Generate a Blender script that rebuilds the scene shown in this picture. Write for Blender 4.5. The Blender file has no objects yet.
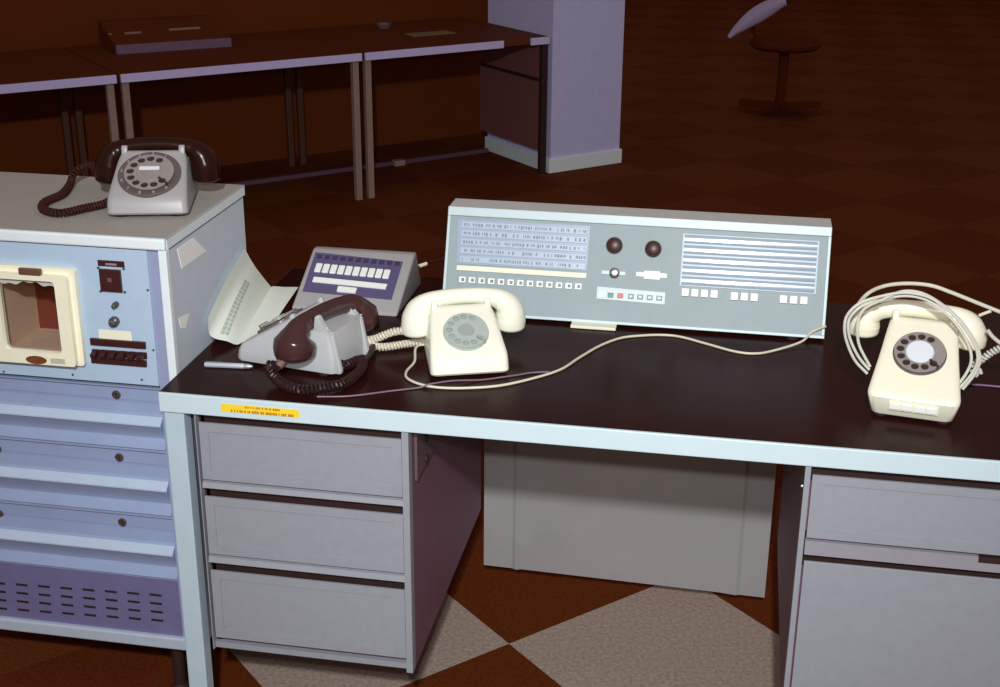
import bpy, bmesh, math, random
from mathutils import Vector, Matrix
random.seed(7)
R=math.radians
scene=bpy.context.scene
COL=scene.collection
H=0.73                                   # height of the near desk top

# ------------------------------------------------------------------ camera
CAM=Vector((0.97260,-2.01270,1.66070)); EUL=(1.2010,-0.0065,0.1814); FPX=1334.68
cd=bpy.data.cameras.new('camera'); cam=bpy.data.objects.new('camera',cd); COL.objects.link(cam)
cam.location=CAM; cam.rotation_euler=EUL
cd.sensor_width=36; cd.lens=FPX*36/1000; cd.clip_start=.05; cd.clip_end=60
scene.camera=cam
from mathutils import Euler
RM=Euler(EUL,'XYZ').to_matrix()
def ray(px): return RM@Vector(((px[0]-500)/FPX,-(px[1]-343.5)/FPX,-1.0))
def at(px,axis,val):
    d=ray(px); return CAM+d*((val-CAM[axis])/d[axis])
def atp(px,o,n):
    d=ray(px); return CAM+d*((o-CAM).dot(n)/d.dot(n))

# ------------------------------------------------------------------ materials
def lin(c):
    c=c/255.0
    return c/12.92 if c<=.04045 else ((c+.055)/1.055)**2.4
MATS={}
def mat(name,rgb,rough=.5,metal=0.0,var=.06,scale=30.0,spec=.5,bump=0.0,linear=False):
    if name in MATS: return MATS[name]
    m=bpy.data.materials.new(name); m.use_nodes=True
    nt=m.node_tree; b=nt.nodes['Principled BSDF']
    c=rgb if linear else tuple(lin(v) for v in rgb)
    tc=nt.nodes.new('ShaderNodeTexCoord')
    nz=nt.nodes.new('ShaderNodeTexNoise'); nz.inputs['Scale'].default_value=scale; nz.inputs['Detail'].default_value=4
    nt.links.new(tc.outputs['Object'],nz.inputs['Vector'])
    mx=nt.nodes.new('ShaderNodeMix'); mx.data_type='RGBA'
    mx.inputs[6].default_value=tuple(max(0,v*(1-var*2)) for v in c)+(1,)
    mx.inputs[7].default_value=tuple(min(1,v*(1+var*2)) for v in c)+(1,)
    nt.links.new(nz.outputs['Fac'],mx.inputs[0]); nt.links.new(mx.outputs[2],b.inputs['Base Color'])
    b.inputs['Roughness'].default_value=rough; b.inputs['Metallic'].default_value=metal
    b.inputs['Specular IOR Level'].default_value=spec
    if bump:
        bp=nt.nodes.new('ShaderNodeBump'); bp.inputs['Strength'].default_value=bump; bp.inputs['Distance'].default_value=.002
        nt.links.new(nz.outputs['Fac'],bp.inputs['Height']); nt.links.new(bp.outputs['Normal'],b.inputs['Normal'])
    MATS[name]=m; return m
def glass(name,tint=(.9,.95,.97),amt=.12,rough=.05):
    m=bpy.data.materials.new(name); m.use_nodes=True; nt=m.node_tree
    for n in list(nt.nodes):
        if n.type=='BSDF_PRINCIPLED': nt.nodes.remove(n)
    out=[n for n in nt.nodes if n.type=='OUTPUT_MATERIAL'][0]
    tr=nt.nodes.new('ShaderNodeBsdfTransparent'); tr.inputs[0].default_value=tint+(1,)
    gl=nt.nodes.new('ShaderNodeBsdfGlossy'); gl.inputs['Roughness'].default_value=rough
    mx=nt.nodes.new('ShaderNodeMixShader'); fr=nt.nodes.new('ShaderNodeLayerWeight'); fr.inputs[0].default_value=.3
    mm=nt.nodes.new('ShaderNodeMath'); mm.operation='ADD'; mm.inputs[1].default_value=amt
    nt.links.new(fr.outputs['Fresnel'],mm.inputs[0]); nt.links.new(mm.outputs[0],mx.inputs[0])
    nt.links.new(tr.outputs[0],mx.inputs[1]); nt.links.new(gl.outputs[0],mx.inputs[2]); nt.links.new(mx.outputs[0],out.inputs[0])
    return m

M=dict(
 top=mat('dark_laminate',(44,17,15),.22,0,.10,14,.05),
 trim=mat('pale_desk_edging',(202,224,232),.35,0,.02,20),
 legm=mat('grey_green_leg_paint',(186,208,220),.45,0,.03,20),
 ped=mat('grey_drawer_paint',(149,153,163),.55,0,.04,60,.3),
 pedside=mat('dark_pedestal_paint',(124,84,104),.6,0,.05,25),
 dark=mat('dark_gap',(46,22,20),.7,0,.05),
 panel=mat('grey_panel_paint',(156,154,154),.4,0,.05,12,.4),
 cab=mat('pale_blue_cabinet_paint',(178,202,226),.5,0,.03,40,.3),
 cab2=mat('blue_louvre_paint',(148,165,200),.4,0,.04,30),
 cabside=mat('blue_grey_side_paint',(206,218,230),.55,0,.03,30),
 cabtop=mat('speckled_grey_cabinet_top',(172,168,162),.6,0,.08,160,.3),
 cabedge=mat('white_cabinet_edge',(232,244,250),.4,0,.02),
 recess=mat('lilac_grey_recess',(150,160,192),.5,0,.04),
 cream=mat('cream_plastic',(251,249,224),.4,0,.02,20),
 creamlabel=mat('cream_label_card',(244,244,222),.6,0,.02,20),
 white=mat('ivory_phone_plastic',(246,247,230),.3,0,.01,10),
 cream2=mat('cream_phone_plastic',(246,244,222),.3,0,.01,10),
 grey=mat('grey_phone_plastic',(166,164,166),.38,0,.03,20),
 greybox=mat('pale_grey_phone_plastic',(188,191,194),.4,0,.03,20),
 brown=mat('dark_brown_plastic',(66,41,41),.2,0,.05,20,.5),
 black=mat('black_brown_plastic',(38,16,9),.22,0,.05,20,.22),
 cordbrown=mat('dark_brown_cord',(44,25,24),.4,0,.08,40,.3),
 cordbr2=mat('red_brown_cord',(56,27,20),.6,0,.08,40,.2),
 cordwhite=mat('off_white_cord',(222,216,194),.5,0,.04,40),
 cordgrey=mat('pale_grey_cord',(206,206,194),.5,0,.06,40),
 cordpurple=mat('purple_grey_cable',(122,104,118),.5,0,.04,40),
 steel=mat('bright_metal',(205,210,215),.2,.9,.03),
 con=mat('pale_grey_console_paint',(152,169,173),.5,0,.03,40,.3),
 conbez=mat('white_console_edge',(198,217,222),.4,0,.02),
 contop=mat('grey_console_top',(196,198,196),.65,0,.06,60),
 strip=mat('blue_grey_designation_strip',(156,174,200),.35,0,.03,20),
 stripd=mat('blue_grey_strip_lettering',(132,146,174),.6,0,.05,20),
 key=mat('white_key_plastic',(246,250,246),.35,0,.01),
 keygrey=mat('grey_key_face',(120,132,134),.4,0,.04),
 green=mat('green_key',(50,120,100),.35,0,.04), red=mat('red_key',(190,60,70),.35,0,.04),
 knob=mat('dark_brown_knob',(62,28,30),.4,0,.05,20,.5),
 purple=mat('purple_indicator_panel',(92,84,124),.45,0,.04,20),
 purpled=mat('dark_purple_lettering',(66,52,84),.5,0,.04),
 yellow=mat('yellow_sticker',(248,216,44),.6,0,.03), orange=mat('brown_sticker_lettering',(180,120,30),.6,0,.04),
 paper=mat('pale_green_listing_paper',(240,248,238),.75,0,.02,12), print_=mat('grey_printing',(186,198,188),.8,0,.1,90),
 cavl=mat('grey_brown_recess_lining',(214,188,164),.7,0,.05), cavd=mat('dark_red_brown_lining',(122,56,38),.7,0,.05),
 bgtop=mat('dark_bench_top',(100,48,22),.7,0,.06,30,.15), bgtrim=mat('lilac_bench_edging',(206,198,255),.5,0,.04),
 bgleg=mat('grey_bench_leg',(150,128,116),.5,0,.05), bgend=mat('dark_purple_end_panel',(124,80,78),.6,0,.05),
 colr=mat('lilac_column_paint',(202,202,250),.7,0,.05,30), coll=mat('tan_column_paint',(164,142,122),.7,0,.06,30),
 skirt=mat('pale_skirting_paint',(228,242,255),.5,0,.03),
 wall=mat('dark_brown_wall',(104,50,18),.9,0,.08,8,.1),
 lilac=mat('lilac_plastic',(178,164,206),.5,0,.06),
 silver=mat('silver_pen_metal',(205,212,225),.3,.3,.02),
 dialc=mat('clear_grey_dial',(176,188,182),.25,0,.06,60,.6), diald=mat('dark_grey_dial',(96,86,84),.25,0,.10,40,.6),
 dialm=mat('mid_grey_dial',(148,140,138),.25,0,.08,60,.6), hole=mat('dial_finger_hole',(158,170,164),.4,0,.05),
 holed=mat('dark_finger_hole',(58,44,42),.4,0,.05), lab=mat('dial_centre_label',(225,232,240),.5,0,.02),
)
G_PANE=glass('clear_door_pane',(.97,.96,.95),.0,.08)
G_COVER=glass('clear_strip_cover',(.95,.97,.99),.10,.12)

# ------------------------------------------------------------------ mesh helpers
class MB:
    def __init__(s,mtx=None): s.bm=bmesh.new(); s.m=mtx or Matrix()
    def v(s,p): return s.bm.verts.new(s.m@Vector(p))
    def box(s,x0,x1,y0,y1,z0,z1,bev=0.0,seg=2):
        vs=[s.v((x,y,z)) for z in (z0,z1) for y in (y0,y1) for x in (x0,x1)]
        fs=[s.bm.faces.new([vs[i] for i in q]) for q in ((0,2,3,1),(4,5,7,6),(0,1,5,4),(2,6,7,3),(0,4,6,2),(1,3,7,5))]
        if bev:
            es=list({e for f in fs for e in f.edges})
            bmesh.ops.bevel(s.bm,geom=es,offset=bev,segments=seg,profile=.5,affect='EDGES')
        return s
    def prism(s,prof,a,b,axis='x',bev=0.0,seg=2):
        def mk(t,q):
            return {'x':(t,q[0],q[1]),'y':(q[0],t,q[1]),'z':(q[0],q[1],t)}[axis]
        A=[s.v(mk(a,q)) for q in prof]; B=[s.v(mk(b,q)) for q in prof]; n=len(prof)
        fs=[s.bm.faces.new(A[::-1]),s.bm.faces.new(B)]
        for i in range(n): fs.append(s.bm.faces.new((A[i],A[(i+1)%n],B[(i+1)%n],B[i])))
        if bev:
            es=list({e for f in fs for e in f.edges})
            bmesh.ops.bevel(s.bm,geom=es,offset=bev,segments=seg,profile=.5,affect='EDGES')
        return s
    def lathe(s,prof,c=(0,0,0),axis=Vector((0,0,1)),n=28):
        q=Vector((0,0,1)).rotation_difference(Vector(axis).normalized()).to_matrix(); c=Vector(c)
        rings=[]
        for r,z in prof:
            if r<1e-6: rings.append([s.v(c+q@Vector((0,0,z)))])
            else: rings.append([s.v(c+q@Vector((r*math.cos(2*math.pi*i/n),r*math.sin(2*math.pi*i/n),z))) for i in range(n)])
        for A,B in zip(rings,rings[1:]):
            for i in range(n):
                j=(i+1)%n
                if len(A)==1 and len(B)==1: continue
                if len(A)==1: s.bm.faces.new((A[0],B[i],B[j]))
                elif len(B)==1: s.bm.faces.new((A[i],A[j],B[0]))
                else: s.bm.faces.new((A[i],A[j],B[j],B[i]))
        if len(rings[0])>1: s.bm.faces.new(rings[0][::-1])
        if len(rings[-1])>1: s.bm.faces.new(rings[-1])
        return s
    def sweep(s,pts,rad,n=10,up=Vector((0,0,1)),flat=1.0):
        """tube along pts; rad number or list; flat squeezes along the second frame axis"""
        P=[Vector(p) for p in pts]; m=len(P)
        rad=rad if isinstance(rad,(list,tuple)) else [rad]*m
        T=[(P[min(i+1,m-1)]-P[max(i-1,0)]).normalized() for i in range(m)]
        u=Vector(up)
        if abs(u.dot(T[0]))>.95: u=Vector((1,0,0)) if abs(T[0].x)<.9 else Vector((0,1,0))
        N=(u-T[0]*u.dot(T[0])).normalized(); rings=[]
        for i in range(m):
            N=(N-T[i]*N.dot(T[i])).normalized(); B=T[i].cross(N)
            rr=rad[i] if isinstance(rad[i],(tuple,list)) else (rad[i],rad[i]*flat)
            rings.append([s.v(P[i]+N*(rr[1]*math.cos(2*math.pi*k/n))+B*(rr[0]*math.sin(2*math.pi*k/n))) for k in range(n)])
        for A,Bq in zip(rings,rings[1:]):
            for k in range(n):
                j=(k+1)%n; s.bm.faces.new((A[k],A[j],Bq[j],Bq[k]))
        s.bm.faces.new(rings[0][::-1]); s.bm.faces.new(rings[-1]); return s
    def plate(s,outer,holes,z0,z1):
        """flat plate with holes in the local XY plane"""
        for z in (z0,z1):
            es=[]
            for lp in [outer]+holes:
                vs=[s.v((q[0],q[1],z)) for q in lp]
                for i in range(len(vs)): es.append(s.bm.edges.new((vs[i],vs[(i+1)%len(vs)])))
            bmesh.ops.triangle_fill(s.bm,edges=es,use_beauty=True)
        for lp in [outer]+holes:
            A=[s.v((q[0],q[1],z0)) for q in lp]; B=[s.v((q[0],q[1],z1)) for q in lp]
            for i in range(len(lp)):
                j=(i+1)%len(lp); s.bm.faces.new((A[i],A[j],B[j],B[i]))
        return s
def cr(pts,k=8):
    """Catmull-Rom through pts"""
    P=[Vector(p) for p in pts]; P=[P[0]*2-P[1]]+P+[P[-1]*2-P[-2]]; o=[]
    for i in range(1,len(P)-2):
        for j in range(k):
            t=j/k; a,b,c,d=P[i-1],P[i],P[i+1],P[i+2]
            o.append(.5*((2*b)+(c-a)*t+(2*a-5*b+4*c-d)*t*t+(3*b-a-3*c+d)*t**3))
    o.append(P[-2]); return o
def coil(path,R_,pitch,n=10):
    """helix following a dense polyline"""
    P=[Vector(p) for p in path]; out=[]; acc=0
    N=None
    for i in range(len(P)-1):
        T=(P[i+1]-P[i]); L=T.length
        if L<1e-7: continue
        T.normalize()
        if N is None:
            N=Vector((0,0,1)); 
            if abs(N.dot(T))>.9: N=Vector((1,0,0))
        N=(N-T*N.dot(T)).normalized(); B=T.cross(N)
        st=max(1,int(L/pitch*n))
        for k in range(st):
            q=P[i].lerp(P[i+1],k/st); a=2*math.pi*(acc+L*k/st)/pitch
            out.append(q+N*R_*math.cos(a)+B*R_*math.sin(a))
        acc+=L
    return out
def circ(cx,cy,r,n=24,r2=None):
    r2=r2 or r
    return [(cx+r*math.cos(2*math.pi*i/n),cy+r2*math.sin(2*math.pi*i/n)) for i in range(n)]
def rrect(x0,x1,y0,y1,r,k=4):
    o=[]
    for cx,cy,a in ((x1-r,y1-r,0),(x0+r,y1-r,90),(x0+r,y0+r,180),(x1-r,y0+r,270)):
        for i in range(k+1): t=R(a+90*i/k); o.append((cx+r*math.cos(t),cy+r*math.sin(t)))
    return o
def obj(name,mb,m,parent=None,smooth=35):
    bm=mb.bm if isinstance(mb,MB) else mb
    bmesh.ops.remove_doubles(bm,verts=bm.verts,dist=1e-6)
    bmesh.ops.recalc_face_normals(bm,faces=bm.faces)
    me=bpy.data.meshes.new(name); bm.to_mesh(me); bm.free()
    me.materials.append(m)
    if smooth:
        for f in me.polygons: f.use_smooth=True
        me.set_sharp_from_angle(angle=R(smooth))
    o=bpy.data.objects.new(name,me); COL.objects.link(o)
    if parent: o.parent=parent
    return o
def tag(o,label=None,cat=None,group=None,kind=None):
    if label: o['label']=label
    if cat: o['category']=cat
    if group: o['group']=group
    if kind: o['kind']=kind
    return o
def thing(name,label,cat,loc=(0,0,0),rz=0,group=None):
    o=bpy.data.objects.new(name,None); COL.objects.link(o); o.location=loc; o.rotation_euler=(0,0,rz); o.empty_display_size=.05
    return tag(o,label,cat,group)
def tm(loc,rz): return Matrix.Translation(Vector(loc))@Matrix.Rotation(rz,4,'Z')
def text_mb(txt,size,mtx,depth=.0004):
    cu=bpy.data.curves.new('txt','FONT'); cu.body=txt; cu.size=size; cu.align_x='CENTER'; cu.align_y='CENTER'; cu.extrude=depth
    o=bpy.data.objects.new('txt',cu); COL.objects.link(o)
    dg=bpy.context.evaluated_depsgraph_get(); me=bpy.data.meshes.new_from_object(o.evaluated_get(dg))
    bm=bmesh.new(); bm.from_mesh(me); bm.transform(mtx)
    bpy.data.objects.remove(o); bpy.data.curves.remove(cu); bpy.data.meshes.remove(me)
    return bm
def merge(mb,bm2):
    me=bpy.data.meshes.new('tmp'); bm2.to_mesh(me); bm2.free(); mb.bm.from_mesh(me); bpy.data.meshes.remove(me)

# ================================================================== SETTING
def floor_mat():
    m=bpy.data.materials.new('carpet_tiles'); m.use_nodes=True; nt=m.node_tree; b=nt.nodes['Principled BSDF']
    tc=nt.nodes.new('ShaderNodeTexCoord')
    mp=nt.nodes.new('ShaderNodeMapping'); mp.vector_type='TEXTURE'
    mp.inputs['Location'].default_value=(.556,.427,-.25); mp.inputs['Rotation'].default_value=(0,0,R(45.5)); mp.inputs['Scale'].default_value=(.51,.51,1)
    nt.links.new(tc.outputs['Object'],mp.inputs[0])
    ck=nt.nodes.new('ShaderNodeTexChecker'); ck.inputs['Scale'].default_value=1.0
    nt.links.new(mp.outputs[0],ck.inputs['Vector'])
    ck.inputs['Color1'].default_value=tuple(lin(c) for c in (162,145,132))+(1,)
    ck.inputs['Color2'].default_value=tuple(lin(c) for c in (94,41,12))+(1,)
    # beyond the near desk and under the cabinet, dimming light painted as brown tiles
    c2=nt.nodes.new('ShaderNodeTexChecker'); c2.inputs['Scale'].default_value=1.0
    nt.links.new(mp.outputs[0],c2.inputs['Vector'])
    c2.inputs['Color1'].default_value=tuple(lin(c) for c in (102,50,20))+(1,)
    c2.inputs['Color2'].default_value=tuple(lin(c) for c in (94,41,12))+(1,)
    sp=nt.nodes.new('ShaderNodeSeparateXYZ'); nt.links.new(mp.outputs[0],sp.inputs[0])
    ad=nt.nodes.new('ShaderNodeMath'); ad.operation='FLOOR'; nt.links.new(sp.outputs[0],ad.inputs[0])
    a2=nt.nodes.new('ShaderNodeMath'); a2.operation='FLOOR'; nt.links.new(sp.outputs[1],a2.inputs[0])
    a3=nt.nodes.new('ShaderNodeMath'); a3.operation='ADD'; nt.links.new(ad.outputs[0],a3.inputs[0]); nt.links.new(a2.outputs[0],a3.inputs[1])
    a4=nt.nodes.new('ShaderNodeMath'); a4.operation='GREATER_THAN'; a4.inputs[1].default_value=.5
    s2=nt.nodes.new('ShaderNodeMath'); s2.operation='SUBTRACT'; nt.links.new(a2.outputs[0],s2.inputs[0]); nt.links.new(ad.outputs[0],s2.inputs[1])
    s3=nt.nodes.new('ShaderNodeMath'); s3.operation='GREATER_THAN'; s3.inputs[1].default_value=1.5; nt.links.new(s2.outputs[0],s3.inputs[0])
    s4=nt.nodes.new('ShaderNodeMath'); s4.operation='MAXIMUM'; nt.links.new(a3.outputs[0],s4.inputs[0]); nt.links.new(s3.outputs[0],s4.inputs[1])
    nt.links.new(s4.outputs[0],a4.inputs[0])
    cm=nt.nodes.new('ShaderNodeMix'); cm.data_type='RGBA'
    nt.links.new(a4.outputs[0],cm.inputs[0]); nt.links.new(ck.outputs['Color'],cm.inputs[6]); nt.links.new(c2.outputs['Color'],cm.inputs[7])
    nz=nt.nodes.new('ShaderNodeTexNoise'); nz.inputs['Scale'].default_value=120; nz.inputs['Detail'].default_value=3
    nt.links.new(tc.outputs['Object'],nz.inputs['Vector'])
    rp=nt.nodes.new('ShaderNodeMapRange'); rp.inputs[1].default_value=.3; rp.inputs[2].default_value=.7; rp.inputs[3].default_value=.75; rp.inputs[4].default_value=1.2
    nt.links.new(nz.outputs['Fac'],rp.inputs[0])
    mu=nt.nodes.new('ShaderNodeMix'); mu.data_type='RGBA'; mu.blend_type='MULTIPLY'; mu.inputs[0].default_value=1
    nt.links.new(cm.outputs[2],mu.inputs[6]); nt.links.new(rp.outputs[0],mu.inputs[7])
    nt.links.new(mu.outputs[2],b.inputs['Base Color']); b.inputs['Roughness'].default_value=.95; b.inputs['Specular IOR Level'].default_value=.1
    return m
tag(obj('floor',MB().box(-7,9,-3.2,14,-.05,0),floor_mat(),smooth=0),kind='structure')

# room frame of the far benches: u along their fronts, w into the room behind
C0=Vector((.025,4.64,0)); U=Vector((.7355,.6775,0)); W=Vector((-.6775,.7355,0))
UA=math.atan2(U.y,U.x)
BG=tm(C0,UA)                                   # local x=u, y=w
mb=MB(BG).box(-6.5,.44,1.0,1.1,0,3); tag(obj('wall_back',mb,M['wall'],smooth=0),kind='structure')
mb=MB(tm((0,14,0),0)).box(-7,9,0,.1,0,3); tag(obj('wall_far',mb,M['wall'],smooth=0),kind='structure')

col=thing('column','square lilac-grey column with pale skirting at the end of the far benches','column',C0,UA)
mb=MB().box(0,.44,0,.61,.075,3.0); obj('shaft',mb,M['colr'],col,0)
obj('skirting',MB().box(-.012,.452,-.012,.622,0,.075,.004),M['skirt'],col,0)

# far benches
ZB=.69
def bench(s0,s1,label,gap=None,endp=False):
    t=thing('bench',label,'bench',C0+U*(s0+s1)/2,UA,'far benches in a row')
    h=(s1-s0)/2
    obj('bench_top',MB().box(-h,h,.012,.86,ZB-.03,ZB),M['bgtop'],t,0)
    segs=[(-h+.004,h-.004)] if not gap else [(-h+.004,gap[0]),(gap[1],h-.004)]
    for a,b in segs: obj('edging',MB().box(a,b,-.002,.012,ZB-.034,ZB+.001,.002),M['bgtrim'],t,0)
    xs=[(-h+.012,-h+.042)]+([] if endp else [(h-.042,h-.012)])
    for a,b in xs:
        for y0 in (.02,.80): obj('leg',MB().box(a,b,y0,y0+.03,0,ZB-.03,.002),M['bgleg'] if y0<.1 else mat('shaded_rear_leg',(82,46,28),.6,0,.05),t,0)  # rear legs coloured darker than the front ones, gloom under the bench painted in
    if endp:
        e=obj('end_panel',MB().box(h-.04,h-.02,.03,.60,.12,ZB-.03),M['bgend'],t,0)
        obj('rail',MB().box(h-.048,h-.04,.03,.58,.47,.485),M['dark'],e,0)
        obj('leg',MB().box(h-.045,h-.012,.0,.03,0,ZB-.03,.002),M['dark'],t,0)
    return t
bench(-1.04,-.014,'far dark bench standing against the lilac column',gap=(.24,.40),endp=True)
b2=bench(-2.172,-1.05,'far dark bench in the middle of the row, behind the grey telephone')
b3=bench(-3.304,-2.182,'far dark bench at the left end of the row, cut by the picture edge')
# trunking on the floor behind the bench legs
tr=thing('cable_trunking','thin purple-grey trunking running along the floor under the far benches','trunking',C0+Vector((0,0,0)),UA)
obj('duct',MB().box(-3.0,-.03,.55,.575,0,.022,.003),mat('purple_trunking',(92,66,84),.6,0,.05),tr,0)
obj('socket_box',MB().box(-.62,-.56,.52,.56,0,.03,.004),M['bgleg'],tr,0)

# equipment on the far bench
q0=at((117,55),2,ZB); q1=at((232,47),2,ZB)
d=(q1-q0); an=math.atan2(d.y,d.x); L=d.length
eq=thing('desk_instrument','low dark desk instrument with lilac front lip on the far bench','instrument',(q0+q1)/2,an)
obj('front_lip',MB().box(-L/2,L/2,0,.02,0,.042,.003),mat('dull_lilac_lip',(112,88,112),.6,0,.08),eq,0)
obj('casing',MB().prism([(.02,0),(.02,.04),(.30,.11),(.34,.11),(.34,0)],-L/2,L/2,'x',.004),M['bgtop'],eq,0)
sl=math.atan2(.07,.28)
FM=Matrix.Translation((0,.02,.04))@Matrix.Rotation(sl,4,'X')
for a,b,y,hh in ((.02,.165,.13,.022),(-.19,-.115,.12,.02),(-.262,-.25,.125,.014)):
    obj('label_strip',MB(FM).box(a,b,y,y+hh,0,.002),mat('dim_label_card',(150,132,104),.7,0,.05),eq,0)
q=at((430,34),2,ZB)
pp=thing('paper_sheet','brown paper sheet lying flat on the far bench beside the column','paper',q,UA)
obj('sheet',MB().box(-.12,.12,-.05,.05,.0005,.004,.001),mat('brownish_paper',(130,112,82),.8,0,.05),pp,0)
q=at((384,28),2,ZB)
sm=thing('dish','small pale dish left on the far bench behind the paper sheet','dish',q,0)
obj('bowl',MB().lathe([(0,.0),(.03,0),(.042,.022),(.037,.022),(.027,.006),(0,.006)],n=20),mat('dim_grey_dish',(120,96,96),.4,0,.05),sm)

# chair far right: lilac backrest seen nearly edge-on
YC=6.4
A=at((729,37),1,YC); B=at((786,1),1,YC)
ch=thing('swivel_chair','dark far chair with a tilted lilac backrest at top right','chair',((A.x+B.x)/2+.18,YC+.05,0),R(20))
chi=(tm(ch.location,R(20))).inverted()
mb=MB(chi)
pts=[A.lerp(B,t)+Vector((0,.0,.028*math.sin(math.pi*t)**.7)) for t in [i/10 for i in range(11)]]
rr=[(.05*max(.12,math.sin(math.pi*min(1,.08+t*.75)))*1.0,.024) for t in [i/10 for i in range(11)]]
mb.sweep(pts,[(b_*1.0,a_*1.0) for a_,b_ in rr],n=14,up=Vector((0,0,1)))
obj('backrest',mb,M['lilac'],ch)
obj('seat',MB().lathe([(0,.40),(.19,.40),(.215,.42),(.215,.44),(.19,.465),(0,.47)],(0,0,0)),mat('chair_black_brown',(84,36,12),.9,0,.03,30,.05),ch)
obj('post',MB().lathe([(.03,.05),(.03,.40)],n=16),mat('chair_black_brown',(84,36,12),.9,0,.03,30,.05),ch)
for k in range(5):
    a=2*math.pi*k/5
    obj('foot',MB(Matrix.Rotation(a,4,'Z')).prism([(-.02,.03),(.02,.03),(.02,.07),(-.02,.07)],.0,.26,'x',.005),mat('chair_black_brown',(84,36,12),.9,0,.03,30,.05),ch,0)
mb=MB(chi); e=chi.inverted()@Vector((0,0,.44))
mb.sweep(cr([Vector(ch.location)+Vector((-.12,0,.43)),Vector(ch.location)+Vector((-.2,0,.5)),A.lerp(B,.5)+Vector((0,.02,0))],6),.012,n=8)
obj('back_strut',mb,mat('chair_black_brown',(84,36,12),.9,0,.03,30,.05),ch)

# ================================================================== NEAR DESK
DX1=1.56; DD=.72; TH=.036
desk=thing('desk','long desk with dark brown top and pale metal edging','desk',(.78,.36,0))
DM=Matrix.Translation((-.78,-.36,0))
obj('desktop',MB(DM).box(.003,DX1-.003,.003,DD,H-TH+.004,H,.0008),M['top'],desk,0)
et=obj('edge_trim',MB(DM).box(0,DX1,-.004,.003,H-TH,H+.0005,.0018),M['trim'],desk,0)
obj('side_edging',MB(DM).box(-.0,.003,.003,DD,H-TH,H),M['dark'],desk,0)
obj('side_edging',MB(DM).box(DX1-.003,DX1,.003,DD,H-TH,H),M['dark'],desk,0)
s0=at((220.5,401.5),1,-.004); s1=at((299.5,419.5),1,-.004)
stk=obj('sticker',MB(DM).prism(rrect(s0.x,s1.x,s1.z+.0035,s0.z-.0035,.003),-.0048,-.0042,'y'),M['yellow'],desk,0)
tag(stk,'yellow sticker with two lines of faded brown print')
mb=MB(DM); zc=(s0.z+s1.z)/2; w=s1.x-s0.x
for zz,a,b,hh in ((zc+.004,.31,.76,.0035),(zc-.0045,.13,.93,.005)):
    x=s0.x+a*w
    while x<s0.x+b*w:
        l=random.uniform(.0015,.0035); mb.box(x,x+l,-.0052,-.0047,zz-hh/2,zz+hh/2); x+=l+random.choice((.0008,.0008,.003))
obj('lettering',mb,M['orange'],stk,0)
for (a,b,c,e) in ((.005,.042,.002,.034),(DX1-.042,DX1-.005,.002,.034),(.005,.042,DD-.04,DD-.005),(DX1-.042,DX1-.005,DD-.04,DD-.005)):
    obj('leg',MB(DM).box(a,b,c,e,0,H-TH,.002),M['legm'],desk,0)
# modesty panel: pressed sheet, folded half way down
mb=MB(DM); xs=[.455,.50,.522,.53,.535,.543,.60,.8,1.00,1.028,1.036,1.044,1.06,1.101]
oy={.53:-.004,.535:-.004,1.036:-.004,1.028:-.003}
rows=[(H-TH,.660),(.50,.660),(.25,.660),(.052,.657)]
g=[]
for z,y in rows: g.append([mb.v((x,y+oy.get(x,0),z-(.012*(x-.455)/.65 if z<.1 else 0))) for x in xs])
for a_,b_ in zip(g,g[1:]):
    for i in range(len(xs)-1): mb.bm.faces.new((a_[i],a_[i+1],b_[i+1],b_[i]))
bmesh.ops.solidify(mb.bm,geom=mb.bm.faces[:],thickness=-.003)
obj('modesty_panel',mb,M['panel'],desk,20)

def groove_front(mb,x0,x1,z0,z1,y,th=.004,ins=.022):
    """drawer front with a fine engraved rectangle"""
    bm=mb.bm
    vs=[mb.v(p) for p in ((x0,y,z0),(x1,y,z0),(x1,y,z1),(x0,y,z1))]
    f=bm.faces.new(vs)
    r=bmesh.ops.extrude_face_region(bm,geom=[f]); nv=[e for e in r['geom'] if isinstance(e,bmesh.types.BMVert)]
    bmesh.ops.translate(bm,verts=nv,vec=(0,th,0))
    bm.faces.ensure_lookup_table()
    ff=[q for q in bm.faces if all(abs((mb.m.inverted()@v_.co).y-y)<1e-6 for v_ in q.verts)]
    f=ff[0]
    bmesh.ops.inset_region(bm,faces=[f],thickness=ins)
    bmesh.ops.inset_region(bm,faces=[f],thickness=.002)
    bmesh.ops.inset_region(bm,faces=[f],thickness=.0002,depth=0)
    for v_ in f.verts: pass
    rim=[e for e in f.edges]
    bmesh.ops.translate(bm,verts=f.verts[:],vec=(0,.0022,0))
    return mb

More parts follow.
